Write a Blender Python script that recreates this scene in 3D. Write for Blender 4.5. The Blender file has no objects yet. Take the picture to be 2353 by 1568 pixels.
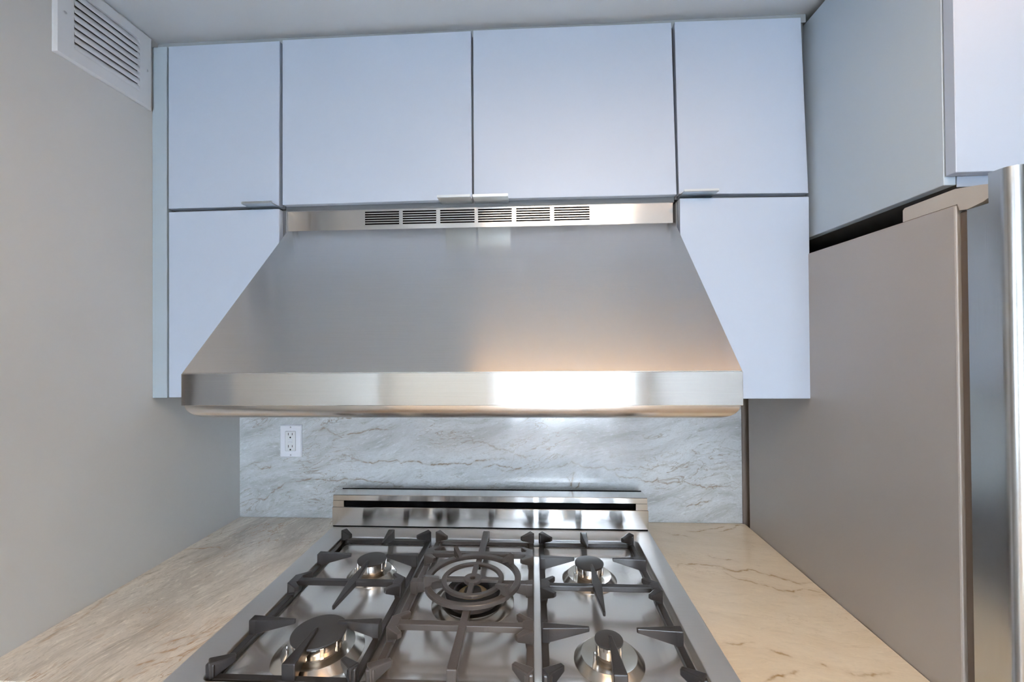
import bpy, bmesh, math, random
import numpy as np
from mathutils import Vector, Matrix

random.seed(7)
rng = np.random.default_rng(11)
C = bpy.context.scene.collection
SC = bpy.context.scene

# ------------------------------------------------------------------ camera
cam_d = bpy.data.cameras.new('camera')
cam = bpy.data.objects.new('camera', cam_d)
C.objects.link(cam)
cam_d.sensor_fit = 'HORIZONTAL'
cam_d.sensor_width = 36.0
cam_d.lens = 36.0 * 977.735 / 2353.0
cam_d.clip_start = 0.02
RM = [[0.9986530, 0.0512992, -0.0077831],
      [-0.0512341, 0.9986519, 0.0083359],
      [0.0082003, -0.0079259, 0.9999350]]          # rows: right, forward, up
cam.matrix_world = Matrix(((RM[0][0], RM[2][0], -RM[1][0], 0.0),
                           (RM[0][1], RM[2][1], -RM[1][1], -1.316),
                           (RM[0][2], RM[2][2], -RM[1][2], 1.457),
                           (0, 0, 0, 1)))
SC.camera = cam

# ------------------------------------------------------------------ world, light, exposure
W = bpy.data.worlds.new('world')
SC.world = W
W.use_nodes = True
W.node_tree.nodes['Background'].inputs[0].default_value = (0.62, 0.76, 1.0, 1)
W.node_tree.nodes['Background'].inputs[1].default_value = 1.0
SC.view_settings.view_transform = 'Standard'
SC.view_settings.look = 'None'
SC.view_settings.gamma = 1.0
SC.view_settings.use_curve_mapping = False
SC.view_settings.exposure = 0.62

DAY_POWER = 245.0          # daylight coming in at the glazed door behind the camera
PANEL_STRENGTH = 9.0      # warm ceiling panel above the camera
STRIP_STRENGTH = 6.0      # orange-toned strip light a little nearer the hood
DAY_COL = (0.76, 0.87, 1.0)
WARM = (1.0, 0.78, 0.56)
ORANGE = (1.0, 0.58, 0.28)


def area_light(name, loc, rot, sx, sy, power, col):
    d = bpy.data.lights.new(name, 'AREA')
    d.shape = 'RECTANGLE'
    d.size, d.size_y = sx, sy
    d.energy = power
    d.color = col
    o = bpy.data.objects.new(name, d)
    o.location = loc
    o.rotation_euler = rot
    C.objects.link(o)
    return o


# daylight just outside the glazed door (faces +y, into the room)
area_light('daylight', (0.45, -6.12, 1.1), (math.radians(90), 0, 0), 1.8, 2.1, DAY_POWER, DAY_COL)
# added cool fill behind a made-up skylight over the living area (faces down)
area_light('added_fill_above', (0.25, -3.9, 2.34), (0, 0, 0), 1.1, 1.6, DAY_POWER * 0.55, DAY_COL)
# daylight through the side window on the left of the living area (faces +x)
area_light('daylight_side', (-2.56, -4.2, 1.35), (0, math.radians(-90), 0), 1.3, 1.8, DAY_POWER * 1.2, DAY_COL)


# ------------------------------------------------------------------ materials
def mat(name, base=(0.5, 0.5, 0.5), rough=0.5, metal=0.0, spec=0.5, emit=None, estr=0.0):
    m = bpy.data.materials.new(name)
    m.use_nodes = True
    b = m.node_tree.nodes['Principled BSDF']
    b.inputs['Base Color'].default_value = (*base, 1)
    b.inputs['Roughness'].default_value = rough
    b.inputs['Metallic'].default_value = metal
    b.inputs['Specular IOR Level'].default_value = spec
    if emit:
        b.inputs['Emission Color'].default_value = (*emit, 1)
        b.inputs['Emission Strength'].default_value = estr
    return m


def nd(m, t, **kw):
    n = m.node_tree.nodes.new(t)
    for k, v in kw.items():
        setattr(n, k, v)
    return n


def lk(m, a, b):
    m.node_tree.links.new(a, b)


def bs(m):
    return m.node_tree.nodes['Principled BSDF']


def coords(m, scale=(1, 1, 1), rot=(0, 0, 0), kind='Object'):
    tc = nd(m, 'ShaderNodeTexCoord')
    mp = nd(m, 'ShaderNodeMapping')
    mp.inputs['Scale'].default_value = scale
    mp.inputs['Rotation'].default_value = rot
    lk(m, tc.outputs[kind], mp.inputs['Vector'])
    return mp.outputs['Vector']


def noise(m, vec, scale, detail=3.0, rough=0.5, dist=0.0):
    n = nd(m, 'ShaderNodeTexNoise')
    n.inputs['Scale'].default_value = scale
    n.inputs['Detail'].default_value = detail
    n.inputs['Roughness'].default_value = rough
    n.inputs['Distortion'].default_value = dist
    lk(m, vec, n.inputs['Vector'])
    return n.outputs['Fac']


def ramp(m, fac, stops):
    r = nd(m, 'ShaderNodeValToRGB')
    el = r.color_ramp.elements
    while len(el) < len(stops):
        el.new(0.5)
    for e, (p, c) in zip(el, stops):
        e.position = p
        e.color = (c[0], c[1], c[2], 1) if not isinstance(c, (int, float)) else (c, c, c, 1)
    lk(m, fac, r.inputs['Fac'])
    return r.outputs['Color']


def mix(m, fac, a, b, mode='MIX'):
    n = nd(m, 'ShaderNodeMix', data_type='RGBA', blend_type=mode)
    if isinstance(fac, (int, float)):
        n.inputs[0].default_value = fac
    else:
        lk(m, fac, n.inputs[0])
    for i, v in ((6, a), (7, b)):
        if isinstance(v, tuple):
            n.inputs[i].default_value = (*v, 1)
        else:
            lk(m, v, n.inputs[i])
    return n.outputs[2]


def bump(m, h, strength, dist=0.001):
    b = nd(m, 'ShaderNodeBump')
    b.inputs['Strength'].default_value = strength
    b.inputs['Distance'].default_value = dist
    lk(m, h, b.inputs['Height'])
    lk(m, b.outputs['Normal'], bs(m).inputs['Normal'])


def paint(name, base, rough, bstr=0.15, mottled=0.03):
    m = mat(name, base, rough)
    v = coords(m)
    n = noise(m, v, 2.2, 3)
    c0 = tuple(x * (1 - mottled) for x in base)
    c1 = tuple(min(1, x * (1 + mottled)) for x in base)
    lk(m, ramp(m, n, [(0.3, c0), (0.7, c1)]), bs(m).inputs['Base Color'])
    bump(m, noise(m, v, 260, 2), bstr, 0.0006)
    return m


def brushed(name, base, rough, aniso, streak=0.10, scale=(9, 1500, 1500), rot=0.25):
    m = mat(name, base, rough, 1.0)
    v = coords(m, scale)
    n = noise(m, v, 1.0, 2, 0.6)
    c0 = tuple(x * (1 - streak) for x in base)
    c1 = tuple(min(1, x * (1 + streak)) for x in base)
    lk(m, ramp(m, n, [(0.3, c0), (0.7, c1)]), bs(m).inputs['Base Color'])
    lk(m, ramp(m, n, [(0.25, rough * 0.96), (0.75, rough * 1.04)]), bs(m).inputs['Roughness'])
    t = nd(m, 'ShaderNodeTangent', direction_type='UV_MAP')
    lk(m, t.outputs['Tangent'], bs(m).inputs['Tangent'])
    bs(m).inputs['Anisotropic'].default_value = aniso
    bs(m).inputs['Anisotropic Rotation'].default_value = rot
    return m


def stone(name, base, streak_rot, strength=1.0, warm=(0.40, 0.27, 0.14), wisps=1.0, stretch=4.2):
    """pale quartzite: cloudy ground, short crystalline wisps that run one way, veinlets, and the
    big veins of each slab from its 'vein' attribute"""
    m = mat(name, base, 0.13, 0.0, 0.75)
    v = coords(m, (1, 1, 1), streak_rot)
    # bend the grain a little so that it is not ruled
    wob = nd(m, 'ShaderNodeTexNoise')
    wob.inputs['Scale'].default_value = 2.6
    wob.inputs['Detail'].default_value = 2.0
    lk(m, v, wob.inputs['Vector'])
    sub_ = nd(m, 'ShaderNodeVectorMath', operation='MULTIPLY_ADD')
    lk(m, wob.outputs['Color'], sub_.inputs[0])
    sub_.inputs[1].default_value = (0.16, 0.16, 0.16)
    lk(m, v, sub_.inputs[2])
    v = sub_.outputs[0]
    vs = nd(m, 'ShaderNodeMapping')
    vs.inputs['Scale'].default_value = (1.0, stretch, stretch)
    lk(m, v, vs.inputs['Vector'])
    vs = vs.outputs['Vector']

    def tint(k, kr=1.0, kb=1.0):
        return (min(1, base[0] * k * kr), min(1, base[1] * k), min(1, base[2] * k * kb))
    a_ = wisps
    cloud = noise(m, vs, 2.6, 6, 0.60, 0.7)
    col = ramp(m, cloud, [(0.28, tint(1 - 0.30 * a_, 1.03, 0.95)), (0.50, base), (0.70, tint(1 + 0.16 * a_))])
    # short wisps, dark and light
    w1 = noise(m, vs, 22.0, 6, 0.70, 0.8)
    col = mix(m, ramp(m, w1, [(0.30, 0.62 * a_), (0.46, 0.0)]), col, tint(0.55, 1.04, 0.90))
    w2 = noise(m, vs, 34.0, 5, 0.66, 0.6)
    col = mix(m, ramp(m, w2, [(0.54, 0.0), (0.70, 0.55 * a_)]), col, tint(1.35))
    # fine grain
    gr = noise(m, vs, 120.0, 3, 0.6)
    col = mix(m, ramp(m, gr, [(0.32, 0.35 * a_), (0.48, 0.0)]), col, tint(0.62))
    # thin broken veinlets where a noise crosses its middle value
    w3 = noise(m, vs, 4.6, 5, 0.62, 0.9)
    f3 = ramp(m, w3, [(0.488, 0.0), (0.498, 0.55 * a_), (0.502, 0.55 * a_), (0.512, 0.0)])
    brk = ramp(m, noise(m, v, 7.0, 3), [(0.46, 0.0), (0.60, 1.0)])
    col = mix(m, mix(m, 1.0, f3, brk, 'MULTIPLY'), col, warm)
    at = nd(m, 'ShaderNodeAttribute', attribute_name='vein')
    vb = mix(m, 1.0, at.outputs['Fac'], ramp(m, noise(m, v, 60.0, 3), [(0.36, 0.25), (0.56, 1.0)]), 'MULTIPLY')
    col = mix(m, vb, col, warm)
    lk(m, col, bs(m).inputs['Base Color'])
    return m


M = {}
M['wall'] = paint('wall_paint', (0.59, 0.60, 0.595), 0.6)
M['ceiling'] = paint('ceiling_paint', (0.58, 0.635, 0.68), 0.8, 0.1, 0.02)
M['white_metal'] = paint('white_enamel', (0.66, 0.69, 0.72), 0.4, 0.02, 0.01)
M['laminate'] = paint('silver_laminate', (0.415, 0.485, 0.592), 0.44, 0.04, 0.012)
M['laminate'].node_tree.nodes['Principled BSDF'].inputs['Metallic'].default_value = 0.08
M['gap_shade'] = paint('gap_shade_strip', (0.26, 0.29, 0.31), 0.7, 0.02, 0.01)  # dark tone puts shade into the strip above the doors
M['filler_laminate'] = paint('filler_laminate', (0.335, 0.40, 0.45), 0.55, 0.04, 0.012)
M['laminate_matte'] = paint('silver_laminate_matte', (0.45, 0.545, 0.635), 0.55, 0.04, 0.012)
M['carcass'] = paint('carcass_gap_shade', (0.10, 0.11, 0.12), 0.45, 0.02, 0.01)  # carcass darkened so the gaps between doors look shaded
M['carcass_side'] = paint('cabinet_side', (0.36, 0.38, 0.40), 0.45, 0.02, 0.01)
M['shadow_gap'] = mat('dark_gap', (0.02, 0.022, 0.025), 0.8)
M['pull'] = brushed('satin_aluminium', (0.55, 0.60, 0.63), 0.38, 0.3, 0.04)
M['steel'] = brushed('brushed_steel', (0.80, 0.79, 0.77), 0.20, 0.90, 0.035)
M['steel_top'] = brushed('cooktop_steel', (0.92, 0.91, 0.90), 0.21, 0.3, 0.025)
M['steel_top'].node_tree.nodes['Principled BSDF'].inputs['Metallic'].default_value = 0.86
M['steel_fine'] = brushed('fine_brushed_steel', (0.74, 0.73, 0.71), 0.15, 0.93, 0.035)
M['steel_rim'] = brushed('rim_steel', (0.72, 0.72, 0.72), 0.40, 0.2, 0.03)
M['steel_rim'].node_tree.nodes['Principled BSDF'].inputs['Metallic'].default_value = 0.8
M['steel_spun'] = brushed('spun_steel', (0.76, 0.72, 0.66), 0.22, 0.0, 0.02, (60, 60, 60))
M['steel_bright'] = mat('bright_alloy', (0.80, 0.79, 0.77), 0.16, 1.0)
M['fridge_side'] = paint('fridge_side_paint', (0.43, 0.405, 0.38), 0.42, 0.12, 0.03)
M['fridge_side'].node_tree.nodes['Principled BSDF'].inputs['Metallic'].default_value = 0.35
M['fridge_door'] = brushed('fridge_steel', (0.58, 0.60, 0.61), 0.24, 0.0, 0.03, (1500, 1500, 9), 0.0)
M['hinge_cover'] = mat('hinge_cover_plastic', (0.44, 0.42, 0.39), 0.35)
M['gasket'] = mat('gasket_rubber', (0.13, 0.10, 0.075), 0.6)
M['iron'] = paint('cast_iron', (0.037, 0.035, 0.036), 0.28, 0.25, 0.2)
M['iron_worn'] = paint('worn_cast_iron', (0.082, 0.071, 0.065), 0.29, 0.25, 0.18)
M['cap'] = paint('black_enamel_cap', (0.055, 0.055, 0.057), 0.5, 0.12, 0.1)
M['throat'] = mat('dull_alloy', (0.30, 0.25, 0.20), 0.4, 0.9)
M['brass'] = mat('brass', (0.62, 0.42, 0.22), 0.3, 1.0)
M['black'] = mat('black_void', (0.003, 0.003, 0.0035), 0.9, 0.0, 0.05)
M['plastic'] = mat('white_plastic', (0.80, 0.83, 0.90), 0.3)
M['plastic_face'] = mat('white_plastic_face', (0.74, 0.77, 0.80), 0.35)
M['slot'] = mat('outlet_slot', (0.02, 0.02, 0.025), 0.6)
M['screw'] = mat('screw_steel', (0.55, 0.57, 0.60), 0.3, 0.8)
M['filler'] = paint('filler_strip', (0.20, 0.165, 0.14), 0.5, 0.05, 0.05)
M['floor'] = paint('floor_wood', (0.30, 0.19, 0.11), 0.35, 0.05, 0.15)
M['far_wall'] = paint('far_wall_paint', (0.40, 0.37, 0.33), 0.6)
M['pantry'] = paint('pantry_door_paint', (0.30, 0.285, 0.26), 0.5)
M['right_wall'] = paint('right_wall_paint', (0.12, 0.11, 0.10), 0.6)
M['frame_grey'] = mat('door_frame_grey', (0.16, 0.17, 0.18), 0.4)
M['curtain'] = mat('curtain_grey', (0.42, 0.45, 0.50), 0.8)
M['diffuser'] = mat('warm_diffuser', (0.9, 0.85, 0.75), 0.5, emit=WARM, estr=PANEL_STRENGTH)
M['strip'] = mat('orange_diffuser', (0.9, 0.8, 0.65), 0.5, emit=ORANGE, estr=STRIP_STRENGTH)
M['stone_wall'] = stone('quartzite_backsplash', (0.54, 0.572, 0.592), (0, math.radians(12), 0), 1.0, (0.22, 0.16, 0.10), 1.25, 5.0)
M['stone_left'] = stone('quartzite_left', (0.76, 0.685, 0.59), (0, 0, math.radians(-74)), 1.0, (0.46, 0.26, 0.11), 1.3, 3.4)
M['stone_right'] = stone('quartzite_right', (0.79, 0.675, 0.515), (0, 0, math.radians(14)), 0.4, (0.36, 0.22, 0.08), 0.36)
g = bpy.data.materials.new('window_glass')
g.use_nodes = True
gb = g.node_tree.nodes['Principled BSDF']
gb.inputs['Transmission Weight'].default_value = 1.0
gb.inputs['Roughness'].default_value = 0.0
gb.inputs['IOR'].default_value = 1.05
M['glass'] = g


# ------------------------------------------------------------------ geometry helpers
def box_uv(me):
    uv = me.uv_layers.new(name='UVMap')
    co = [v.co for v in me.vertices]
    for p in me.polygons:
        n = p.normal
        ax = max(range(3), key=lambda i: abs(n[i]))
        for li in p.loop_indices:
            c = co[me.loops[li].vertex_index]
            if ax == 0:
                uv.data[li].uv = (c.y, c.z)
            else:
                uv.data[li].uv = (c.x, c.z if ax == 1 else c.y)


def obj(name, bm, m, parent=None, smooth=None, label=None):
    bmesh.ops.recalc_face_normals(bm, faces=bm.faces[:])
    me = bpy.data.meshes.new(name)
    bm.to_mesh(me)
    bm.free()
    box_uv(me)
    me.materials.append(m)
    if smooth is not None:
        for p in me.polygons:
            p.use_smooth = True
        me.set_sharp_from_angle(angle=math.radians(smooth))
    o = bpy.data.objects.new(name, me)
    C.objects.link(o)
    if parent is not None:
        o.parent = parent
        o.location = -Vector(parent['org'])
    if label:
        o['label'] = label
    return o


def sub(name, bm, m, part, thing_, smooth=None, label=None):
    """a sub-part: child of a part that already sits in its thing's frame"""
    o = obj(name, bm, m, None, smooth, label)
    o.parent = part
    return o


def thing(name, label, cat, loc, group=None):
    o = bpy.data.objects.new(name, None)
    o.empty_display_size = 0.05
    o.location = loc
    C.objects.link(o)
    o['org'] = tuple(loc)
    o['label'] = label
    o['category'] = cat
    if group:
        o['group'] = group
    return o


def tag(o, label, cat, group=None):
    o['label'] = label
    o['category'] = cat
    if group:
        o['group'] = group
    return o


def structure(name, bm, m, parent=None):
    o = obj(name, bm, m, parent)
    if parent is None:
        o['kind'] = 'structure'
    return o


def BM():
    return bmesh.new()


def bevel_new(bm, verts, off, seg=1):
    if off <= 0:
        return
    vs = set(verts)
    es = [e for e in bm.edges if e.verts[0] in vs and e.verts[1] in vs]
    bmesh.ops.bevel(bm, geom=es, offset=off, segments=seg, affect='EDGES', profile=0.5, clamp_overlap=True)


def hexa(bm, pts, bev=0.0, seg=1):
    """eight corner points: bottom loop of four, then the top loop of four"""
    vs = [bm.verts.new(p) for p in pts]
    for f in ((3, 2, 1, 0), (4, 5, 6, 7), (0, 1, 5, 4), (1, 2, 6, 5), (2, 3, 7, 6), (3, 0, 4, 7)):
        bm.faces.new([vs[i] for i in f])
    bevel_new(bm, vs, bev, seg)
    return bm


def box(bm, x0, x1, y0, y1, z0, z1, bev=0.0, seg=1):
    return hexa(bm, [(x0, y0, z0), (x1, y0, z0), (x1, y1, z0), (x0, y1, z0),
                     (x0, y0, z1), (x1, y0, z1), (x1, y1, z1), (x0, y1, z1)], bev, seg)


def rod(bm, p0, p1, w0, w1, t0, t1, b0, b1, bev=0.0015, seg=1):
    """a tapering bar in plan from p0 to p1: widths w, tops t and undersides b at each end"""
    d = Vector((p1[0] - p0[0], p1[1] - p0[1])).normalized()
    n = Vector((-d.y, d.x))
    pts = []
    for z in ((b0, b1), (t0, t1)):
        a, b = n * w0 / 2, n * w1 / 2
        pts += [(p0[0] - a.x, p0[1] - a.y, z[0]), (p1[0] - b.x, p1[1] - b.y, z[1]),
                (p1[0] + b.x, p1[1] + b.y, z[1]), (p0[0] + a.x, p0[1] + a.y, z[0])]
    return hexa(bm, pts, bev, seg)


def lathe(bm, prof, c, n=48, cap=True):
    rings = []
    for r, z in prof:
        if r <= 1e-6:
            rings.append([bm.verts.new((c[0], c[1], z))])
        else:
            rings.append([bm.verts.new((c[0] + r * math.cos(2 * math.pi * i / n),
                                        c[1] + r * math.sin(2 * math.pi * i / n), z)) for i in range(n)])
    for a, b in zip(rings, rings[1:]):
        for i in range(n):
            j = (i + 1) % n
            if len(a) == 1 and len(b) == 1:
                continue
            if len(a) == 1:
                bm.faces.new((a[0], b[i], b[j]))
            elif len(b) == 1:
                bm.faces.new((a[i], b[0], a[j]))
            else:
                bm.faces.new((a[i], b[i], b[j], a[j]))
    return bm


def ring(bm, c, r0, r1, z0, z1, n=72, ch=0.0012):
    prof = [(r0 + ch, z0), (r1 - ch, z0), (r1, z0 + ch), (r1, z1 - ch), (r1 - ch, z1), (r0 + ch, z1), (r0, z1 - ch), (r0, z0 + ch), (r0 + ch, z0)]
    lathe(bm, prof, c, n)
    bmesh.ops.remove_doubles(bm, verts=bm.verts[:], dist=1e-6)
    return bm


def rrect(x0, x1, y0, y1, r, z, n=8):
    out = []
    for cx, cy, a0 in ((x1 - r, y1 - r, 0), (x0 + r, y1 - r, 90), (x0 + r, y0 + r, 180), (x1 - r, y0 + r, 270)):
        for i in range(n + 1):
            a = math.radians(a0 + 90 * i / n)
            out.append((cx + r * math.cos(a), cy + r * math.sin(a), z))
    return out


def loops(bm, ls, fill_last=True, fill_first=False):
    vv = [[bm.verts.new(p) for p in l] for l in ls]
    n = len(vv[0])
    for a, b in zip(vv, vv[1:]):
        for i in range(n):
            j = (i + 1) % n
            bm.faces.new((a[i], a[j], b[j], b[i]))
    if fill_last:
        bm.faces.new(vv[-1])
    if fill_first:
        bm.faces.new(list(reversed(vv[0])))
    return bm


def extrude_profile(bm, prof, axis, a0, a1):
    """closed profile of (p, q) extruded along an axis"""
    def P(p, q, a):
        return {'x': (a, p, q), 'y': (p, a, q), 'z': (p, q, a)}[axis]
    A = [bm.verts.new(P(p, q, a0)) for p, q in prof]
    B = [bm.verts.new(P(p, q, a1)) for p, q in prof]
    n = len(prof)
    for i in range(n):
        j = (i + 1) % n
        bm.faces.new((A[i], A[j], B[j], B[i]))
    bm.faces.new(list(reversed(A)))
    bm.faces.new(B)
    return bm


# ================================================================== THE SETTING
XL, CEIL = -0.9415, 2.2235
b = BM(); box(b, XL - 0.10, XL, -2.4, 0.12, 0, CEIL)
structure('wall_left', b, M['wall'])
b = BM(); box(b, XL - 0.10, 1.75, 0.012, 0.12, 0, CEIL)
structure('wall_back', b, M['wall'])
b = BM(); box(b, 1.62, 1.75, -6.0, 0.012, 0, CEIL)
structure('wall_right', b, M['right_wall'])
b = BM(); box(b, -2.6, 1.75, -6.1, 0.12, -0.10, 0)
structure('floor', b, M['floor'])
b = BM()
box(b, -2.6, 1.75, -3.1, 0.12, CEIL, CEIL + 0.12)
box(b, -2.6, 1.75, -6.1, -4.7, CEIL, CEIL + 0.12)
box(b, -2.6, -0.3, -4.7, -3.1, CEIL, CEIL + 0.12)
box(b, 0.8, 1.75, -4.7, -3.1, CEIL, CEIL + 0.12)
structure('ceiling', b, M['ceiling'])
# the living area behind the camera: far wall with a glazed door, side wall with a window
b = BM()
box(b, -2.6, -0.45, -6.1, -6.0, 0, CEIL)
box(b, 1.35, 1.75, -6.1, -6.0, 0, CEIL)
box(b, -0.45, 1.35, -6.1, -6.0, 2.1, CEIL)
structure('wall_far', b, M['far_wall'])
b = BM()
box(b, -2.6, -2.5, -6.0, -5.1, 0, CEIL)
box(b, -2.6, -2.5, -3.3, -2.3, 0, CEIL)
box(b, -2.6, -2.5, -5.1, -3.3, 0, 0.7)
box(b, -2.6, -2.5, -5.1, -3.3, 2.0, CEIL)
structure('wall_side', b, M['far_wall'])
b = BM(); box(b, -2.6, XL - 0.10, -2.4, -2.3, 0, CEIL)
structure('wall_return', b, M['far_wall'])
d1 = BM()
box(d1, -0.45, -0.38, -6.08, -6.02, 0.0, 2.1, 0.004)
box(d1, 1.28, 1.35, -6.08, -6.02, 0.0, 2.1, 0.004)
box(d1, -0.13, 0.08, -6.07, -5.99, 0.0, 2.1, 0.004)
box(d1, 0.60, 0.68, -6.07, -6.01, 0.0, 2.1, 0.004)
box(d1, -0.38, 1.28, -6.08, -6.02, 2.03, 2.1, 0.004)
box(d1, -0.38, 1.28, -6.08, -6.02, 0.0, 0.08, 0.004)
door1 = structure('door_1', d1, M['frame_grey'])
door1['org'] = (0, 0, 0)
b = BM(); box(b, 0.86, 1.04, -6.0, -5.985, 0.02, 2.08)
obj('curtain', b, M['curtain'], door1)
b = BM(); box(b, -0.38, 1.28, -6.055, -6.05, 0.08, 2.03)
obj('pane', b, M['glass'], door1)
d2 = BM()
box(d2, XL, XL + 0.02, -2.395, -1.17, 0.0, 2.10, 0.002)
door2 = structure('door_2', d2, M['pantry'])
door2['org'] = (0, 0, 0)
b = BM(); box(b, XL, XL + 0.03, -1.168, -1.02, 0.0, 2.16, 0.002)
structure('trim_3', b, M['frame_grey'])
w1 = BM()
for y0, y1, z0, z1 in ((-5.1, -5.04, 0.7, 2.0), (-3.36, -3.3, 0.7, 2.0), (-5.04, -3.36, 0.7, 0.76), (-5.04, -3.36, 1.94, 2.0), (-4.23, -4.17, 0.76, 1.94)):
    box(w1, -2.58, -2.52, y0, y1, z0, z1, 0.004)
win1 = structure('window_1', w1, M['frame_grey'])
win1['org'] = (0, 0, 0)
b = BM(); box(b, -2.555, -2.55, -5.04, -3.36, 0.76, 1.94)
obj('pane', b, M['glass'], win1)
w2 = BM()  # frame of the skylight added for the overhead fill light
for x0, x1, y0, y1 in ((-0.3, -0.24, -4.7, -3.1), (0.74, 0.8, -4.7, -3.1), (-0.24, 0.74, -4.7, -4.64), (-0.24, 0.74, -3.16, -3.1), (0.22, 0.28, -4.64, -3.16)):
    box(w2, x0, x1, y0, y1, CEIL + 0.02, CEIL + 0.08, 0.004)
added_frame = structure('added_skylight', w2, M['frame_grey'])
added_frame['org'] = (0, 0, 0)
b = BM(); box(b, -0.24, 0.74, -4.64, -3.16, CEIL + 0.05, CEIL + 0.055)
obj('pane', b, M['glass'], added_frame)
# narrow filler strip between backsplash and fridge
b = BM(); box(b, 0.6215, 0.655, -0.004, 0.012, 0, 1.66, 0.001)
structure('trim_1', b, M['filler'])
# strip coloured dark to look like a shaded gap between cabinet tops and ceiling
b = BM(); box(b, XL, 0.640, -0.296, -0.02, 2.2035, CEIL, 0.001)
structure('trim_2', b, M['gap_shade'])


# ================================================================== STONE SLABS (fine grids that carry their veins)
def vein_field(P, Q, lines, width, strength):
    f = np.zeros_like(P)
    for ln in lines:
        pts = np.array(ln, float)
        # roughen: midpoint displacement
        for k in range(4):
            mid = (pts[:-1] + pts[1:]) / 2
            seg = np.linalg.norm(pts[1:] - pts[:-1], axis=1, keepdims=True)
            mid = mid + rng.normal(0, 1, mid.shape) * seg * 0.10
            out = np.empty((len(pts) + len(mid), 2))
            out[0::2] = pts
            out[1::2] = mid
            pts = out
        w = width * rng.uniform(0.8, 1.3)
        s = strength * rng.uniform(0.65, 1.1)
        ph = rng.uniform(0, 6)
        for i in range(len(pts) - 1):
            a, c = pts[i], pts[i + 1]
            t_all = i / max(1, len(pts) - 2)
            ww = w * (0.6 + 0.8 * abs(math.sin(ph + 9 * t_all)))
            m_ = 6 * ww + 0.002
            sel = np.where((P > min(a[0], c[0]) - m_) & (P < max(a[0], c[0]) + m_) &
                           (Q > min(a[1], c[1]) - m_) & (Q < max(a[1], c[1]) + m_))
            if len(sel[0]) == 0:
                continue
            p = np.stack([P[sel], Q[sel]], 1)
            dv = c - a
            tt = np.clip(((p - a) @ dv) / max(1e-12, dv @ dv), 0, 1)
            dd = np.linalg.norm(p - (a + tt[:, None] * dv), axis=1)
            end = min(1.0, 4 * min(t_all, 1 - t_all) + 0.25)
            val = s * end * (np.exp(-(dd / ww) ** 2) + 0.18 * np.exp(-(dd / (4 * ww)) ** 2))
            f[sel] = np.maximum(f[sel], val)
    return np.clip(f, 0, 1)


def slab(name, m, a0, a1, c0, c1, face, back, axis, lines, step=0.002, width=0.0018, strength=0.75):
    """axis 'y': upright slab in x,z whose face is y=face; axis 'z': lying slab in x,y whose face is z=face"""
    na, nc = int(round((a1 - a0) / step)) + 1, int(round((c1 - c0) / step)) + 1
    A, Q = np.meshgrid(np.linspace(a0, a1, na), np.linspace(c0, c1, nc), indexing='ij')
    fld = vein_field(A, Q, lines, width, strength)
    n = na * nc
    co = np.empty((n + 4, 3))
    flat = np.full(n, face)
    cr = [(a0, c0), (a1, c0), (a1, c1), (a0, c1)]
    if axis == 'y':
        co[:n] = np.stack([A.ravel(), flat, Q.ravel()], 1)
        for k, (p, q) in enumerate(cr):
            co[n + k] = (p, back, q)
    else:
        co[:n] = np.stack([A.ravel(), Q.ravel(), flat], 1)
        for k, (p, q) in enumerate(cr):
            co[n + k] = (p, q, back)
    i, j = np.meshgrid(np.arange(na - 1), np.arange(nc - 1), indexing='ij')
    v0 = (i * nc + j).ravel()
    quads = np.stack([v0, v0 + nc, v0 + nc + 1, v0 + 1], 1)
    faces = quads.tolist()
    e0 = [k * nc for k in range(na)]
    e1 = [(na - 1) * nc + k for k in range(nc)]
    e2 = [k * nc + nc - 1 for k in range(na - 1, -1, -1)]
    e3 = [k for k in range(nc - 1, -1, -1)]
    for k, e in enumerate((e0, e1, e2, e3)):
        faces.append([n + (k + 1) % 4, n + k] + e)
    faces.append([n + 3, n + 2, n + 1, n])
    if axis == 'y':
        pass
    me = bpy.data.meshes.new(name)
    me.from_pydata(co.tolist(), [], faces)
    at = me.attributes.new('vein', 'FLOAT', 'POINT')
    at.data.foreach_set('value', np.concatenate([fld.ravel(), np.zeros(4)]).astype(np.float32))
    me.materials.append(m)
    o = bpy.data.objects.new(name, me)
    C.objects.link(o)
    return o


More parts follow.
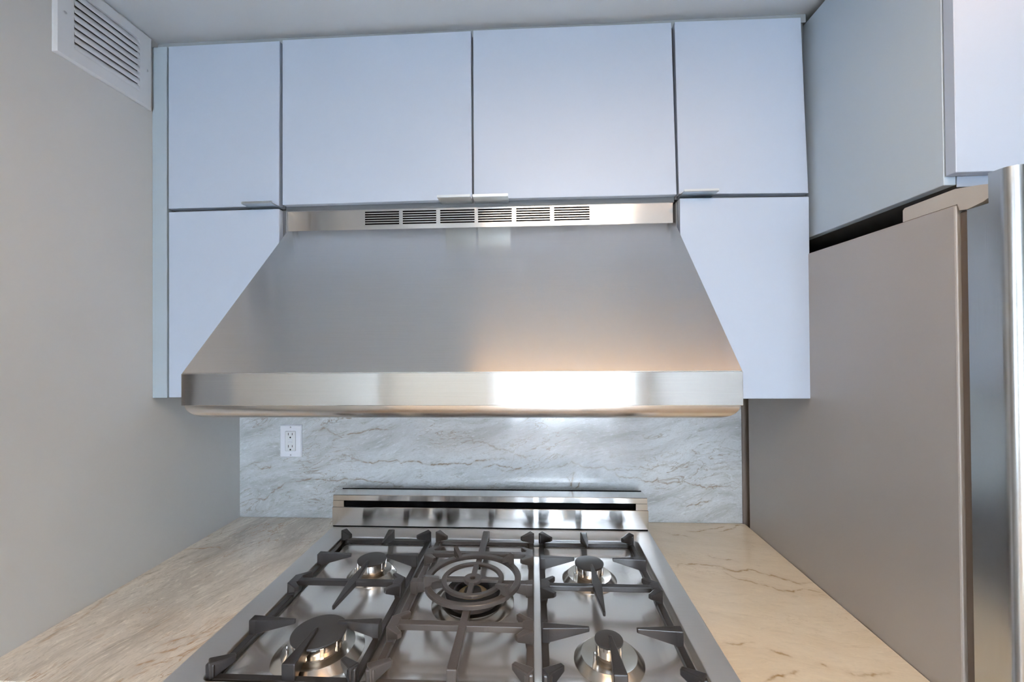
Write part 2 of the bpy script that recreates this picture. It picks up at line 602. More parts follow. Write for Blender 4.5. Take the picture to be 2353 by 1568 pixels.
BS = [[(-0.735, 1.179), (-0.6, 1.181), (-0.53, 1.189), (-0.432, 1.207)], [(-0.643, 1.096), (-0.558, 1.097), (-0.461, 1.092), (-0.357, 1.091), (-0.288, 1.085), (-0.219, 1.089), (-0.165, 1.098), (-0.117, 1.104), (-0.077, 1.102)], [(-0.771, 1.082), (-0.721, 1.092), (-0.692, 1.086)], [(-0.792, 1.023), (-0.742, 1.029), (-0.671, 1.036), (-0.601, 1.038), (-0.531, 1.034), (-0.475, 1.027), (-0.433, 1.016), (-0.406, 1.009)], [(-0.2, 1.173), (-0.188, 1.151), (-0.144, 1.149), (-0.097, 1.133), (-0.056, 1.117), (-0.029, 1.107), (0.018, 1.124)], [(-0.057, 1.07), (0.017, 1.074), (0.084, 1.081), (0.164, 1.078), (0.23, 1.072), (0.283, 1.07), (0.335, 1.076), (0.388, 1.085), (0.453, 1.088), (0.517, 1.084), (0.575, 1.083), (0.62, 1.077)], [(0.243, 1.065), (0.283, 1.049), (0.335, 1.036), (0.4, 1.03), (0.478, 1.027), (0.542, 1.025), (0.619, 1.021)], [(0.455, 0.96), (0.484, 0.968), (0.51, 0.978), (0.542, 0.989)], [(-0.936, 0.945), (-0.885, 0.97), (-0.828, 0.998), (-0.792, 1.023)], [(0.12, 1.064), (0.114, 1.037), (0.11, 1.014)], [(0.097, 1.051), (0.114, 1.017)], [(0.137, 1.038), (0.124, 1.014)], [(0.473, 1.136), (0.489, 1.123)], [(-0.928, 1.074), (-0.892, 1.088), (-0.835, 1.095)], [(-0.899, 1.081), (-0.871, 1.067), (-0.838, 1.081)], [(-0.885, 1.064), (-0.856, 1.074), (-0.835, 1.067)], [(-0.165, 1.072), (-0.117, 1.086), (-0.063, 1.073), (-0.03, 1.08)], [(-0.131, 1.072), (-0.077, 1.068), (-0.036, 1.07)]]
RC = [[(0.337, -0.264), (0.354, -0.247), (0.373, -0.247), (0.397, -0.243), (0.42, -0.249), (0.444, -0.253), (0.455, -0.265), (0.472, -0.276), (0.502, -0.27), (0.524, -0.276), (0.543, -0.291), (0.566, -0.304), (0.584, -0.318), (0.603, -0.32), (0.627, -0.319)], [(0.446, -0.278), (0.459, -0.304), (0.485, -0.317), (0.502, -0.329), (0.523, -0.339), (0.538, -0.353), (0.559, -0.356), (0.586, -0.343), (0.603, -0.349), (0.621, -0.356)], [(0.44, -0.199), (0.454, -0.214), (0.477, -0.221), (0.501, -0.232)], [(0.382, -0.074), (0.427, -0.096)], [(0.437, -0.057), (0.502, -0.046), (0.538, -0.032), (0.558, -0.021)], [(0.407, -0.533), (0.421, -0.544), (0.44, -0.553)], [(0.479, -0.568), (0.485, -0.576)], [(0.505, -0.578), (0.515, -0.588), (0.529, -0.592), (0.555, -0.588), (0.581, -0.581)], [(0.34, -0.522), (0.36, -0.528), (0.394, -0.52)], [(0.365, -0.611), (0.386, -0.599), (0.405, -0.595), (0.433, -0.584)], [(0.526, -0.061), (0.595, -0.016), (0.621, -0.017)]]
LC = [[(-0.682, -0.618), (-0.66, -0.606)], [(-0.685, -0.571), (-0.661, -0.55), (-0.631, -0.534), (-0.611, -0.511)], [(-0.685, -0.594), (-0.647, -0.579), (-0.626, -0.549), (-0.609, -0.52)], [(-0.666, -0.627), (-0.636, -0.61), (-0.623, -0.582), (-0.604, -0.558)], [(-0.932, -0.613), (-0.911, -0.58), (-0.911, -0.54), (-0.916, -0.495), (-0.928, -0.418), (-0.946, -0.318)], [(-0.94, -0.214), (-0.901, -0.211), (-0.872, -0.201), (-0.839, -0.211)], [(-0.668, -0.651), (-0.653, -0.627), (-0.629, -0.618)]]

o = slab('backsplash', M['stone_wall'], XL, 0.6215, 0.9145, 1.34, 0.0, 0.0118, 'y', BS, 0.0018, 0.0013, 0.85)
tag(o, 'pale grey quartzite backsplash slab with brown veins behind the range', 'backsplash')
o = slab('countertop', M['stone_left'], XL + 0.0005, -0.5965, -0.66, -0.0005, 0.914, 0.884, 'z', LC, 0.002, 0.0020, 0.6)
tag(o, 'streaky beige quartzite countertop left of the range, against the painted wall', 'countertop')
o = slab('countertop', M['stone_right'], 0.3225, 0.6265, -0.66, -0.0005, 0.914, 0.884, 'z', RC, 0.0016, 0.0019, 0.85)
tag(o, 'warm beige quartzite countertop with thin brown veins, between range and fridge', 'countertop')

# base cabinets under the two counters
for x0, x1, lab in ((XL + 0.0005, -0.5965, 'silver base cabinet under the left countertop'),
                    (0.3225, 0.6265, 'silver base cabinet under the right countertop')):
    t = thing('base_cabinet', lab, 'cabinet', ((x0 + x1) / 2, -0.3, 0))
    b = BM(); box(b, x0, x1, -0.60, -0.0005, 0.10, 0.8835); obj('body', b, M['carcass'], t)
    b = BM(); box(b, x0 + 0.01, x1 - 0.01, -0.54, -0.02, 0.0, 0.10); obj('plinth', b, M['shadow_gap'], t)
    b = BM(); box(b, x0 + 0.002, x1 - 0.002, -0.6185, -0.6003, 0.105, 0.875, 0.001); obj('door', b, M['laminate'], t)


# ================================================================== WALL CABINETS
YF, YB = -0.312, -0.2940      # door face and door back


def door_bm(tl, tr, bl, br):
    """corners (x, z) of the door face"""
    bm = BM()
    hexa(bm, [(bl[0], YF, bl[1]), (br[0], YF, br[1]), (br[0], YB, br[1]), (bl[0], YB, bl[1]),
              (tl[0], YF, tl[1]), (tr[0], YF, tr[1]), (tr[0], YB, tr[1]), (tl[0], YB, tl[1])], 0.0008)
    return bm


def pull_bm(x0, x1, z):
    """edge pull: a thin plate clipped to the door's lower edge with a small upturned lip"""
    bm = BM()
    t = 0.0022
    prof = [(YB + 0.004, z), (YB + 0.004, z - t), (YF - 0.0275, z - t), (YF - 0.0290, z - t + 0.001),
            (YF - 0.0290, z + 0.0035), (YF - 0.0268, z + 0.0035), (YF - 0.0268, z)]
    extrude_profile(bm, prof, 'x', x0, x1)
    return bm


def wall_cabinet(label, x0, x1, z0, z1, doors, panels=()):
    t = thing('wall_cabinet', label, 'cabinet', ((x0 + x1) / 2, -0.15, z0), )
    b = BM(); box(b, x0, x1, -0.2936, 0.0115 if z0 > 1.345 else -0.0005, z0, z1, 0.0006)
    obj('body', b, M['carcass'], t)
    for kind, dims in panels:
        b = BM(); box(b, *dims, 0.0005); obj(kind, b, M['carcass_side'], t)
    for (tl, tr, bl, br, pull) in doors:
        d = obj('door', door_bm(tl, tr, bl, br), M['laminate'], t)
        if pull:
            sub('pull', pull_bm(pull[0], pull[1], pull[2]), M['pull'], d, t)
    return t


wall_cabinet('small upper left silver wall cabinet with a lower-edge pull, by the air vent', -0.9005, -0.6118, 1.7965, 2.203,
             [((-0.8988, 2.2030), (-0.6142, 2.2042), (-0.8992, 1.7993), (-0.6177, 1.7999), (-0.693, -0.6185, 1.7990))])
wall_cabinet('wide two-door silver wall cabinet directly above the range hood', -0.6112, 0.3345, 1.7915, 2.203,
             [((-0.6078, 2.2061), (-0.1441, 2.2073), (-0.6090, 1.8019), (-0.1441, 1.8039), (-0.2220, -0.1446, 1.8022)),
              ((-0.1389, 2.2081), (0.3262, 2.2056), (-0.1396, 1.8038), (0.3343, 1.8029), (-0.1390, -0.0570, 1.8018))], [('bottom_panel', (-0.6112, 0.3345, -0.2937, -0.0005, 1.7908, 1.7914))])
wall_cabinet('small upper right silver wall cabinet beside the tall cabinet over the fridge', 0.3350, 0.6340, 1.7965, 2.203,
             [((0.3337, 2.2068), (0.6185, 2.2035), (0.3392, 1.8036), (0.6302, 1.7985), (0.3413, 0.4185, 1.8008))])
wall_cabinet('lower left silver wall cabinet partly hidden by the hood, against painted wall', -0.9005, -0.6105, 1.3345, 1.7945,
             [((-0.8985, 1.7907), (-0.6177, 1.7925), (-0.8988, 1.3332), (-0.6177, 1.3332), None)], [('side_panel', (-0.6104, -0.6092, -0.2936, -0.0005, 1.3345, 1.7910))])
wall_cabinet('lower right silver wall cabinet between hood and refrigerator', 0.3400, 0.6340, 1.3310, 1.7945,
             [((0.3411, 1.7936), (0.6312, 1.7902), (0.3411, 1.3281), (0.6292, 1.3285), None)], [('side_panel', (0.3387, 0.3399, -0.2936, -0.0005, 1.3310, 1.7910))])
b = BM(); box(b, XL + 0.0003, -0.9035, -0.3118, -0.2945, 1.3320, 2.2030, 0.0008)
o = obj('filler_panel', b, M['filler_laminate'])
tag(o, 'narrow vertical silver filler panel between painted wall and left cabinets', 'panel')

# tall cabinet over the refrigerator
t = thing('fridge_cabinet', 'deep silver cabinet above the refrigerator with blue-grey side panel', 'cabinet', (1.1, -0.3, 1.70))
b = BM(); box(b, 0.6585, 1.56, -0.6205, -0.0005, 1.7005, 2.2035, 0.0006); obj('body', b, M['carcass'], t)
b = BM(); box(b, 0.6400, 0.6582, -0.6215, -0.0005, 1.7000, 2.2030, 0.0008); obj('side_panel', b, M['laminate_matte'], t)
b = BM(); box(b, 0.6585, 1.56, -0.6225, -0.6208, 1.6965, 1.72, 0.0005); obj('bottom_rail', b, M['laminate'], t)
for x0, x1 in ((0.6405, 1.098), (1.102, 1.56)):
    b = BM(); box(b, x0, x1, -0.6405, -0.6235, 1.7125, 2.2035, 0.0008); obj('door', b, M['laminate'], t)

# ================================================================== RANGE HOOD
HX0, HX1 = -0.600, 0.3315
t = thing('range_hood', 'large brushed steel range hood with sloped canopy between the cabinets', 'hood', (-0.134, -0.3, 1.33))
YH, YT = -0.621, -0.306
prof = [(-0.0005, 1.3575), (-0.0005, 1.7385), (YT, 1.7385), (YH + 0.002, 1.4125), (YH + 0.002, 1.3575)]
b = BM(); extrude_profile(b, prof, 'x', HX0, HX1)
obj('canopy', b, M['steel'], t)
b = BM(); box(b, HX0 - 0.0004, HX1 + 0.0004, YH, YH + 0.0018, 1.3572, 1.4115, 0.0006)
obj('front_band', b, M['steel_fine'], t)
# rolled lower lip: a quarter-round that turns under on the front and both sides
ls = []
for k in range(9):
    a = math.radians(90 * k / 8)
    ins = 0.003 + 0.034 * (1 - math.cos(a))
    z = 1.3572 - 0.0255 * math.sin(a)
    ls.append([(HX0 + ins, -0.0006, z), (HX1 - ins, -0.0006, z), (HX1 - ins, YH + ins, z), (HX0 + ins, YH + ins, z)])
b = BM(); loops(b, ls, True, True)
obj('rolled_lip', b, M['steel'], t, 40)
# vent trim with six groups of six slits
xs = [-0.6078, -0.4120, -0.3270, -0.3180, -0.2352, -0.2253, -0.1412, -0.1327, -0.0505, -0.0403, 0.0416, 0.0509, 0.1359, 0.3315]
zs = [1.7405]
z = 1.7540
for k in range(6):
    zs += [z, z + 0.0036]
    z += 0.0058
zs.append(1.7904)
b = BM()
yv = -0.2920
grid = [[b.verts.new((x, yv, zz)) for zz in zs] for x in xs]
for i in range(len(xs) - 1):
    for k in range(len(zs) - 1):
        if i % 2 == 1 and k % 2 == 1:
            continue
        b.faces.new((grid[i][k], grid[i + 1][k], grid[i + 1][k + 1], grid[i][k + 1]))
r = bmesh.ops.extrude_face_region(b, geom=b.faces[:])
bmesh.ops.translate(b, verts=[e for e in r['geom'] if isinstance(e, bmesh.types.BMVert)], vec=(0, 0.0015, 0))
vt = obj('vent_trim', b, M['steel'], t)
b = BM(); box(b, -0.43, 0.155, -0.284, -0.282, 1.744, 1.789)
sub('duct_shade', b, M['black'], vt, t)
b = BM(); box(b, HX0 + 0.05, HX1 - 0.05, -0.56, -0.05, 1.3300, 1.3330, 0.001)
obj('filter_plate', b, M['steel_top'], t)

# ================================================================== RANGE
RX0, RX1, RY0, RZ = -0.5945, 0.3205, -0.685, 0.926
t = thing('gas_range', 'stainless steel gas range with five burners and low backguard', 'range', (-0.137, -0.38, 0))
b = BM(); box(b, RX0 + 0.001, RX1 - 0.001, -0.66, -0.012, 0.09, 0.8975, 0.003); obj('body', b, M['steel'], t)
b = BM(); box(b, RX0 + 0.02, RX1 - 0.02, -0.62, -0.05, 0.0, 0.0895); obj('plinth', b, M['black'], t)
b = BM(); box(b, RX0 + 0.004, RX1 - 0.004, -0.684, -0.6605, 0.17, 0.74, 0.004); obj('oven_door', b, M['steel'], t)
wx0, wx1, wy0, wy1 = -0.538, 0.2755, -0.662, -0.150
L = [rrect(RX0, RX1, RY0, -0.010, 0.0005, 0.898), rrect(RX0, RX1, RY0, -0.010, 0.0005, RZ - 0.0015),
     rrect(RX0 + 0.0015, RX1 - 0.0015, RY0 + 0.0015, -0.0115, 0.0005, RZ)]
for ins, z, rad in ((0.0, RZ, 0.014), (0.0012, RZ - 0.0006, 0.0135), (0.0020, RZ - 0.002, 0.013), (0.0026, 0.9030, 0.0125), (0.0036, 0.9020, 0.012), (0.0180, 0.9020, 0.012),
                    (0.0190, 0.9030, 0.012), (0.0196, 0.9126, 0.013), (0.0206, 0.9136, 0.014), (0.0225, 0.9134, 0.015), (0.0275, 0.9122, 0.017), (0.0340, 0.9098, 0.019), (0.0410, 0.9076, 0.021),
                    (0.0480, 0.9062, 0.023), (0.0560, 0.9053, 0.024), (0.0600, 0.9052, 0.024)):
    L.append(rrect(wx0 + ins, wx1 - ins, wy0 + ins, wy1 - ins, rad, z))
b = BM(); loops(b, L[:8], False, True)
obj('cooktop_rim', b, M['steel_rim'], t, 35, 'flat satin steel rim around the recessed pan')
b = BM(); loops(b, L[7:], True, False)
obj('cooktop_pan', b, M['steel_top'], t, 35, 'polished recessed pan under the grates')
# backguard: lower riser, cap with a long exhaust slot
b = BM(); box(b, RX0 - 0.0015, RX1 - 0.0005, -0.0905, -0.030, 0.9290, 0.9838, 0.0012)
obj('backguard', b, M['steel_fine'], t)
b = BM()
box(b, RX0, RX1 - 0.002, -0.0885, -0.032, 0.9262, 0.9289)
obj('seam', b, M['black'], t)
b = BM()
cx0, cx1 = RX0 + 0.001, RX1 - 0.003
box(b, cx0, cx1, -0.0900, -0.035, 1.0020, 1.0192, 0.0012)
box(b, cx0, cx0 + 0.0325, -0.0900, -0.035, 0.9842, 1.0019)
box(b, cx1 - 0.0325, cx1, -0.0900, -0.035, 0.9842, 1.0019)
cap = obj('backguard_cap', b, M['steel_fine'], t, None, 'steel cap with a long black exhaust slot')
b = BM(); box(b, cx0 + 0.004, cx1 - 0.004, -0.0362, -0.0344, 1.0190, 1.0207)  # thin black line painting the shadow along the cap's rear
sub('rear_shade_line', b, M['black'], cap, t)
b = BM(); box(b, cx0 + 0.033, cx1 - 0.033, -0.082, -0.036, 0.9842, 1.0018)
sub('exhaust_slot', b, M['black'], cap, t)

FLOOR = 0.9052


def burner(label, c, cap_r, out_r, cap_z, group=None, slots=10):
    t = thing('gas_burner', label, 'burner', (c[0], c[1], FLOOR))
    k = cap_r
    inr = out_r * 0.79
    b = BM()
    lathe(b, [(0, FLOOR + 0.0002), (out_r, FLOOR + 0.0002), (out_r, FLOOR + 0.0012), (inr + 0.002, FLOOR + 0.0108), (inr, FLOOR + 0.0120), (inr - 0.0015, FLOOR + 0.0116),
              (k * 0.98, FLOOR + 0.0085), (k * 0.9, FLOOR + 0.0085), (0, FLOOR + 0.0085)], c, 64)
    obj('base_flange', b, M['steel_spun'], t, 30)
    b = BM()
    lathe(b, [(0, FLOOR + 0.0086), (k * 0.80, FLOOR + 0.0086), (k * 0.80, FLOOR + 0.014), (0, FLOOR + 0.014)], c, 40)
    obj('throat', b, M['throat'], t, 30)
    b = BM()
    z0, z1 = FLOOR + 0.0142, cap_z - 0.0040
    lathe(b, [(0, z0), (k * 0.82, z0), (k * 0.93, z0 + 0.002), (k * 0.96, z1 - 0.002), (k * 0.95, z1), (0, z1)], c, 60)
    for i in range(slots):
        a = 2 * math.pi * (i + 0.4) / slots
        p0 = (c[0] + math.cos(a) * k * 0.86, c[1] + math.sin(a) * k * 0.86)
        p1 = (c[0] + math.cos(a) * k * 0.985, c[1] + math.sin(a) * k * 0.985)
        rod(b, p0, p1, 0.006, 0.006, z1 - 0.0006, z1 - 0.0006, z0 + 0.002, z0 + 0.002, 0.0004)
    obj('flame_ring', b, M['steel_bright'], t, 35)
    b = BM()
    z0, z1 = cap_z - 0.0038, cap_z
    lathe(b, [(0, z0), (k * 0.985, z0), (k, z0 + 0.001), (k, z1 - 0.0016), (k * 0.985, z1 - 0.0004), (k * 0.95, z1), (0, z1)], c, 64)
    obj('burner_cap', b, M['cap'], t, 35)
    b = BM()
    a = math.radians(200)
    pc = (c[0] + math.cos(a) * k * 1.10, c[1] + math.sin(a) * k * 1.10)
    lathe(b, [(0, FLOOR + 0.0087), (0.0028, FLOOR + 0.0087), (0.0028, FLOOR + 0.020), (0.0012, FLOOR + 0.0225), (0, FLOOR + 0.0225)], pc, 16)
    obj('igniter', b, M['steel_bright'], t, 40)
    return t


burner('medium gas burner with black cap at the back left of the cooktop', (-0.3935, -0.3055), 0.0340, 0.0580, 0.9440)
burner('large gas burner with wide black cap at the front left of the cooktop', (-0.3905, -0.5640), 0.0475, 0.0780, 0.9440)
burner('medium gas burner with black cap at the back right of the cooktop', (0.1255, -0.3050), 0.0335, 0.0630, 0.9440)
burner('small gas burner with the smallest black cap, front right of the cooktop', (0.1260, -0.5640), 0.0245, 0.0605, 0.9440, None, 6)

# centre wok burner
cw = (-0.1350, -0.4040)
t = thing('wok_burner', 'wide triple-ring gas burner under the round wok stand, centre of cooktop', 'burner', (cw[0], cw[1], FLOOR))
b = BM(); lathe(b, [(0, FLOOR + 0.0002), (0.088, FLOOR + 0.0002), (0.088, FLOOR + 0.001), (0.074, FLOOR + 0.009), (0.070, FLOOR + 0.0095), (0.0665, FLOOR + 0.0075), (0, FLOOR + 0.0075)], cw, 64)
obj('base_flange', b, M['steel_spun'], t, 30)
b = BM(); lathe(b, [(0, FLOOR + 0.0077), (0.056, FLOOR + 0.0077), (0.0585, FLOOR + 0.010), (0.0590, FLOOR + 0.0245), (0.0570, FLOOR + 0.0265), (0.0405, FLOOR + 0.0285), (0.0375, FLOOR + 0.0265), (0.0365, FLOOR + 0.012), (0, FLOOR + 0.012)], cw, 64)
obj('outer_ring', b, M['iron'], t, 35)
b = BM(); lathe(b, [(0.0200, FLOOR + 0.0122), (0.0330, FLOOR + 0.0122), (0.0335, FLOOR + 0.017), (0.0290, FLOOR + 0.021), (0.0200, FLOOR + 0.021), (0.0200, FLOOR + 0.0122)], cw, 48)
obj('inner_ring', b, M['brass'], t, 35)
b = BM(); lathe(b, [(0, FLOOR + 0.0122), (0.0165, FLOOR + 0.0122), (0.0180, FLOOR + 0.022), (0.0175, FLOOR + 0.0262), (0.012, FLOOR + 0.0285), (0, FLOOR + 0.029)], cw, 40)
obj('centre_cap', b, M['cap'], t, 40)

# ------------------------------------------------------------------ grates
ZT = 0.9500                  # top of the pan supports
BT, BB = 0.9240, 0.9141      # frame bar top and underside
FW = 0.0125
GY0, GY1 = -0.6545, -0.1560


def post(bm, x, y, sx, sy):
    box(bm, x - sx / 2, x + sx / 2, y - sy / 2, y + sy / 2, BB + 0.001, ZT - 0.004, 0.001)


def finger(t, p0, p1, m, w0=0.0175, w1=0.0055, name='finger'):
    """a support finger that rises from the frame at p0 and tapers to its tip at p1"""
    bm = BM()
    d = Vector((p1[0] - p0[0], p1[1] - p0[1])).normalized()
    q = (p0[0] + d.x * 0.014, p0[1] + d.y * 0.014)
    rod(bm, p0, q, w0, w0 * 0.92, ZT, ZT, BB + 0.001, BT - 0.002, 0.0018, 2)
    rod(bm, (p0[0] + d.x * 0.010, p0[1] + d.y * 0.010), p1, w0 * 0.93, w1, ZT, ZT - 0.0008, BT - 0.001, ZT - 0.0085, 0.0016, 2)
    return obj(name, bm, m, t)


def claw(t, x, y, sx, m, sy=0):
    """Y-shaped two-horned claw at the frame end of a cross bar; sx is the inward direction"""
    bm = BM()
    hexa(bm, [(x, y - 0.020, BB + 0.001), (x + sx * 0.013, y - 0.017, BB + 0.003), (x + sx * 0.013, y + 0.017, BB + 0.003), (x, y + 0.020, BB + 0.001),
              (x, y - 0.017, ZT), (x + sx * 0.020, y - 0.011, ZT), (x + sx * 0.020, y + 0.011, ZT), (x, y + 0.017, ZT)], 0.0016, 2)
    for s in (-1, 1):
        rod(bm, (x + sx * 0.004, y + s * 0.009), (x + sx * 0.0295, y + s * 0.0315), 0.0165, 0.0085, ZT - 0.0002, ZT - 0.0002, BT, ZT - 0.0095, 0.0016, 2)
    return obj('claw', bm, m, t)


def corner(t, x, y, sx, sy, m):
    """corner horn pointing diagonally inward, its top sloping down to the tip"""
    bm = BM()
    box(bm, min(x, x + sx * 0.015), max(x, x + sx * 0.015), min(y, y + sy * 0.015), max(y, y + sy * 0.015), 0.9022, ZT - 0.004, 0.0025, 2)
    rod(bm, (x + sx * 0.0035, y + sy * 0.0040), (x + sx * 0.033, y + sy * 0.027), 0.0175, 0.0095, ZT, ZT - 0.0045, BT - 0.003, ZT - 0.0145, 0.0022, 2)
    return obj('corner_horn', bm, m, t)


def frame(t, x0, x1, m):
    bm = BM()
    loops(bm, [rrect(x0 + 0.001, x1 - 0.001, GY0 + 0.001, GY1 - 0.001, 0.007, BB, 4), rrect(x0, x1, GY0, GY1, 0.008, BB + 0.001, 4), rrect(x0, x1, GY0, GY1, 0.008, BT - 0.0012, 4),
               rrect(x0 + 0.0012, x1 - 0.0012, GY0 + 0.0012, GY1 - 0.0012, 0.008, BT, 4),
               rrect(x0 + FW - 0.001, x1 - FW + 0.001, GY0 + FW - 0.001, GY1 - FW + 0.001, 0.008, BT, 4),
               rrect(x0 + FW, x1 - FW, GY0 + FW, GY1 - FW, 0.008, BT - 0.001, 4), rrect(x0 + FW, x1 - FW, GY0 + FW, GY1 - FW, 0.008, BB + 0.001, 4),
               rrect(x0 + FW - 0.001, x1 - FW + 0.001, GY0 + FW - 0.001, GY1 - FW + 0.001, 0.008, BB, 4), rrect(x0 + 0.001, x1 - 0.001, GY0 + 0.001, GY1 - 0.001, 0.007, BB, 4)], False)
    bmesh.ops.remove_doubles(bm, verts=bm.verts[:], dist=1e-6)
    obj('frame', bm, m, t, 40)
    for sx, sy, x, y in ((1, 1, x0, GY0), (-1, 1, x1, GY0), (1, -1, x0, GY1), (-1, -1, x1, GY1)):
        corner(t, x, y, sx, sy, m)


def side_grate(label, x0, x1, c_back, c_front):
    xm = (x0 + x1) / 2
    t = thing('pan_grate', label, 'grate', (xm, (GY0 + GY1) / 2, BB), 'cast iron pan grates')
    m = M['iron']
    frame(t, x0, x1, m)
    yb, yf = c_back[1], c_front[1]
    ym = -0.4090
    bx = c_back[0]
    finger(t, (bx, GY1 - 0.001), (bx + 0.002, GY1 - 0.079), m)
    finger(t, (x0 + 0.001, yb + 0.012), (x0 + 0.083, yb + 0.012), m)
    finger(t, (x1 - 0.001, yb + 0.012), (x1 - 0.078, yb + 0.012), m)
    finger(t, (x0 + 0.001, yf + 0.022), (x0 + 0.086, yf + 0.022), m)
    finger(t, (x1 - 0.001, yf + 0.022), (x1 - 0.081, yf + 0.022), m)
    finger(t, (bx, GY0 + 0.001), (bx, GY0 + 0.093), m, 0.0225)
    bm = BM()
    rod(bm, (x0 + 0.010, ym), (x1 - 0.010, ym), 0.0125, 0.0125, ZT - 0.0003, ZT - 0.0003, ZT - 0.0115, ZT - 0.0115, 0.0016, 2)
    obj('cross_bar', bm, m, t)
    bm = BM()
    rod(bm, (bx, ym - 0.006), (bx, ym + 0.086), 0.0205, 0.005, ZT, ZT - 0.0005, ZT - 0.013, ZT - 0.0085, 0.0016, 2)
    rod(bm, (bx, ym + 0.006), (bx, ym - 0.092), 0.0205, 0.005, ZT, ZT - 0.0005, ZT - 0.013, ZT - 0.0085, 0.0016, 2)
    obj('double_spike', bm, m, t)
    claw(t, x0 + 0.0005, ym, 1, m)
    claw(t, x1 - 0.0005, ym, -1, m)
    return t


side_grate('left cast iron pan grate over two burners, next to the left countertop', -0.5325, -0.2850, (-0.3955, -0.3055), (-0.3900, -0.5640))
side_grate('right cast iron pan grate over two burners, next to the right countertop', 0.0095, 0.2600, (0.1290, -0.3050), (0.1270, -0.5640))

x0, x1 = -0.2700, -0.0045
t = thing('pan_grate', 'centre cast iron pan grate with brownish wear, carrying the round wok stand', 'grate', ((x0 + x1) / 2, (GY0 + GY1) / 2, BB), 'cast iron pan grates')
m = M['iron_worn']
frame(t, x0, x1, m)
xm = -0.1330
yu, yl = -0.2780, -0.5420
for y in (yu, yl):
    bm = BM()
    rod(bm, (x0 + 0.012, y), (x1 - 0.012, y), 0.0140, 0.0140, ZT - 0.0003, ZT - 0.0003, ZT - 0.0120, ZT - 0.0120, 0.0016, 2)
    obj('cross_bar', bm, m, t)
    claw(t, x0 + 0.0005, y, 1, m)
    claw(t, x1 - 0.0005, y, -1, m)
for ya, yb_, s in ((GY1 - 0.001, yu - 0.058, 1), (GY0 + 0.001, yl + 0.062, -1)):
    bm = BM()
    rod(bm, (xm, ya), (xm, ya - s * 0.015), 0.0170, 0.0170, ZT, ZT, BB + 0.001, BT, 0.002, 2)
    rod(bm, (xm, ya - s * 0.010), (xm, yb_), 0.0165, 0.0135, ZT, ZT, ZT - 0.0125, ZT - 0.0125, 0.0016, 2)
    obj('long_bar', bm, m, t)
for xa, s in ((x0 + 0.001, 1), (x1 - 0.001, -1)):
    bm = BM()
    rod(bm, (xa, cw[1]), (xa + s * 0.016, cw[1]), 0.0185, 0.0180, ZT, ZT, BB + 0.001, BT - 0.002, 0.002, 2)
    rod(bm, (xa + s * 0.012, cw[1]), (xa + s * 0.078, cw[1]), 0.0155, 0.0120, ZT - 0.0002, ZT - 0.0002, BT, ZT - 0.011, 0.0016, 2)
    obj('stub_bar', bm, m, t)

# round wok stand with four upright lugs, lying on the centre grate
t = thing('wok_ring', 'round cast iron wok stand with four upright lugs on the centre grate', 'wok ring', (cw[0], cw[1], ZT))
b = BM(); ring(b, cw, 0.0905, 0.1035, ZT + 0.0003, ZT + 0.0095)
obj('ring', b, M['iron_worn'], t, 35)
for adeg in (37, 121, 203, 319):
    a = math.radians(adeg)
    ca, sa = math.cos(a), math.sin(a)
    bm = BM()
    prof = [(0.1040, ZT + 0.0010), (0.1040, ZT + 0.0290), (0.1010, ZT + 0.0310), (0.0730, ZT + 0.0225), (0.0730, ZT + 0.0175), (0.0880, ZT + 0.0165), (0.0915, ZT + 0.0010)]
    hw = 0.0044
    A = [bm.verts.new((cw[0] + r_ * ca - hw * sa, cw[1] + r_ * sa + hw * ca, z_)) for r_, z_ in prof]
    B = [bm.verts.new((cw[0] + r_ * ca + hw * sa, cw[1] + r_ * sa - hw * ca, z_)) for r_, z_ in prof]
    n = len(prof)
    for i in range(n):
        j = (i + 1) % n
        bm.faces.new((A[i], A[j], B[j], B[i]))
    bm.faces.new(A)
    bm.faces.new(list(reversed(B)))
    obj('lug', bm, M['iron_worn'], t)

# small four-spoked simmer ring inside the wok stand
t = thing('simmer_ring', 'small four-spoked cast iron simmer ring inside the wok stand', 'burner ring', (cw[0], cw[1], ZT))
b = BM(); ring(b, cw, 0.0560, 0.0670, ZT + 0.0004, ZT + 0.0070)
rg = obj('ring', b, M['iron_worn'], t, 35)
for a in (0, 90, 180, 270):
    r_ = math.radians(a)
    bm = BM()
    rod(bm, (cw[0] + 0.014 * math.cos(r_), cw[1] + 0.014 * math.sin(r_)), (cw[0] + 0.0585 * math.cos(r_), cw[1] + 0.0585 * math.sin(r_)), 0.0115, 0.0115, ZT + 0.0066, ZT + 0.0066, ZT - 0.0005, ZT - 0.0005, 0.001)
    obj('spoke', bm, M['iron_worn'], t)
b = BM(); ring(b, cw, 0.0058, 0.0195, ZT - 0.0002, ZT + 0.0069, 36, 0.0008)
obj('hub', b, M['iron_worn'], t, 35)

# ================================================================== REFRIGERATOR
t = thing('refrigerator', 'stainless refrigerator with warm grey side at the right edge', 'refrigerator', (1.08, -0.36, 0))
FX0, FX1 = 0.6280, 1.545
b = BM(); box(b, FX0, FX1, -0.6515, -0.0285, 0.03, 1.6600, 0.0025, 2); obj('case', b, M['fridge_side'], t)
b = BM(); box(b, FX0 + 0.02, FX1 - 0.02, -0.62, -0.06, 0.0, 0.0298); obj('base', b, M['black'], t)
b = BM(); box(b, FX0 + 0.006, FX1 - 0.006, -0.6680, -0.6517, 0.06, 1.6480, 0.001); obj('gasket', b, M['gasket'], t)


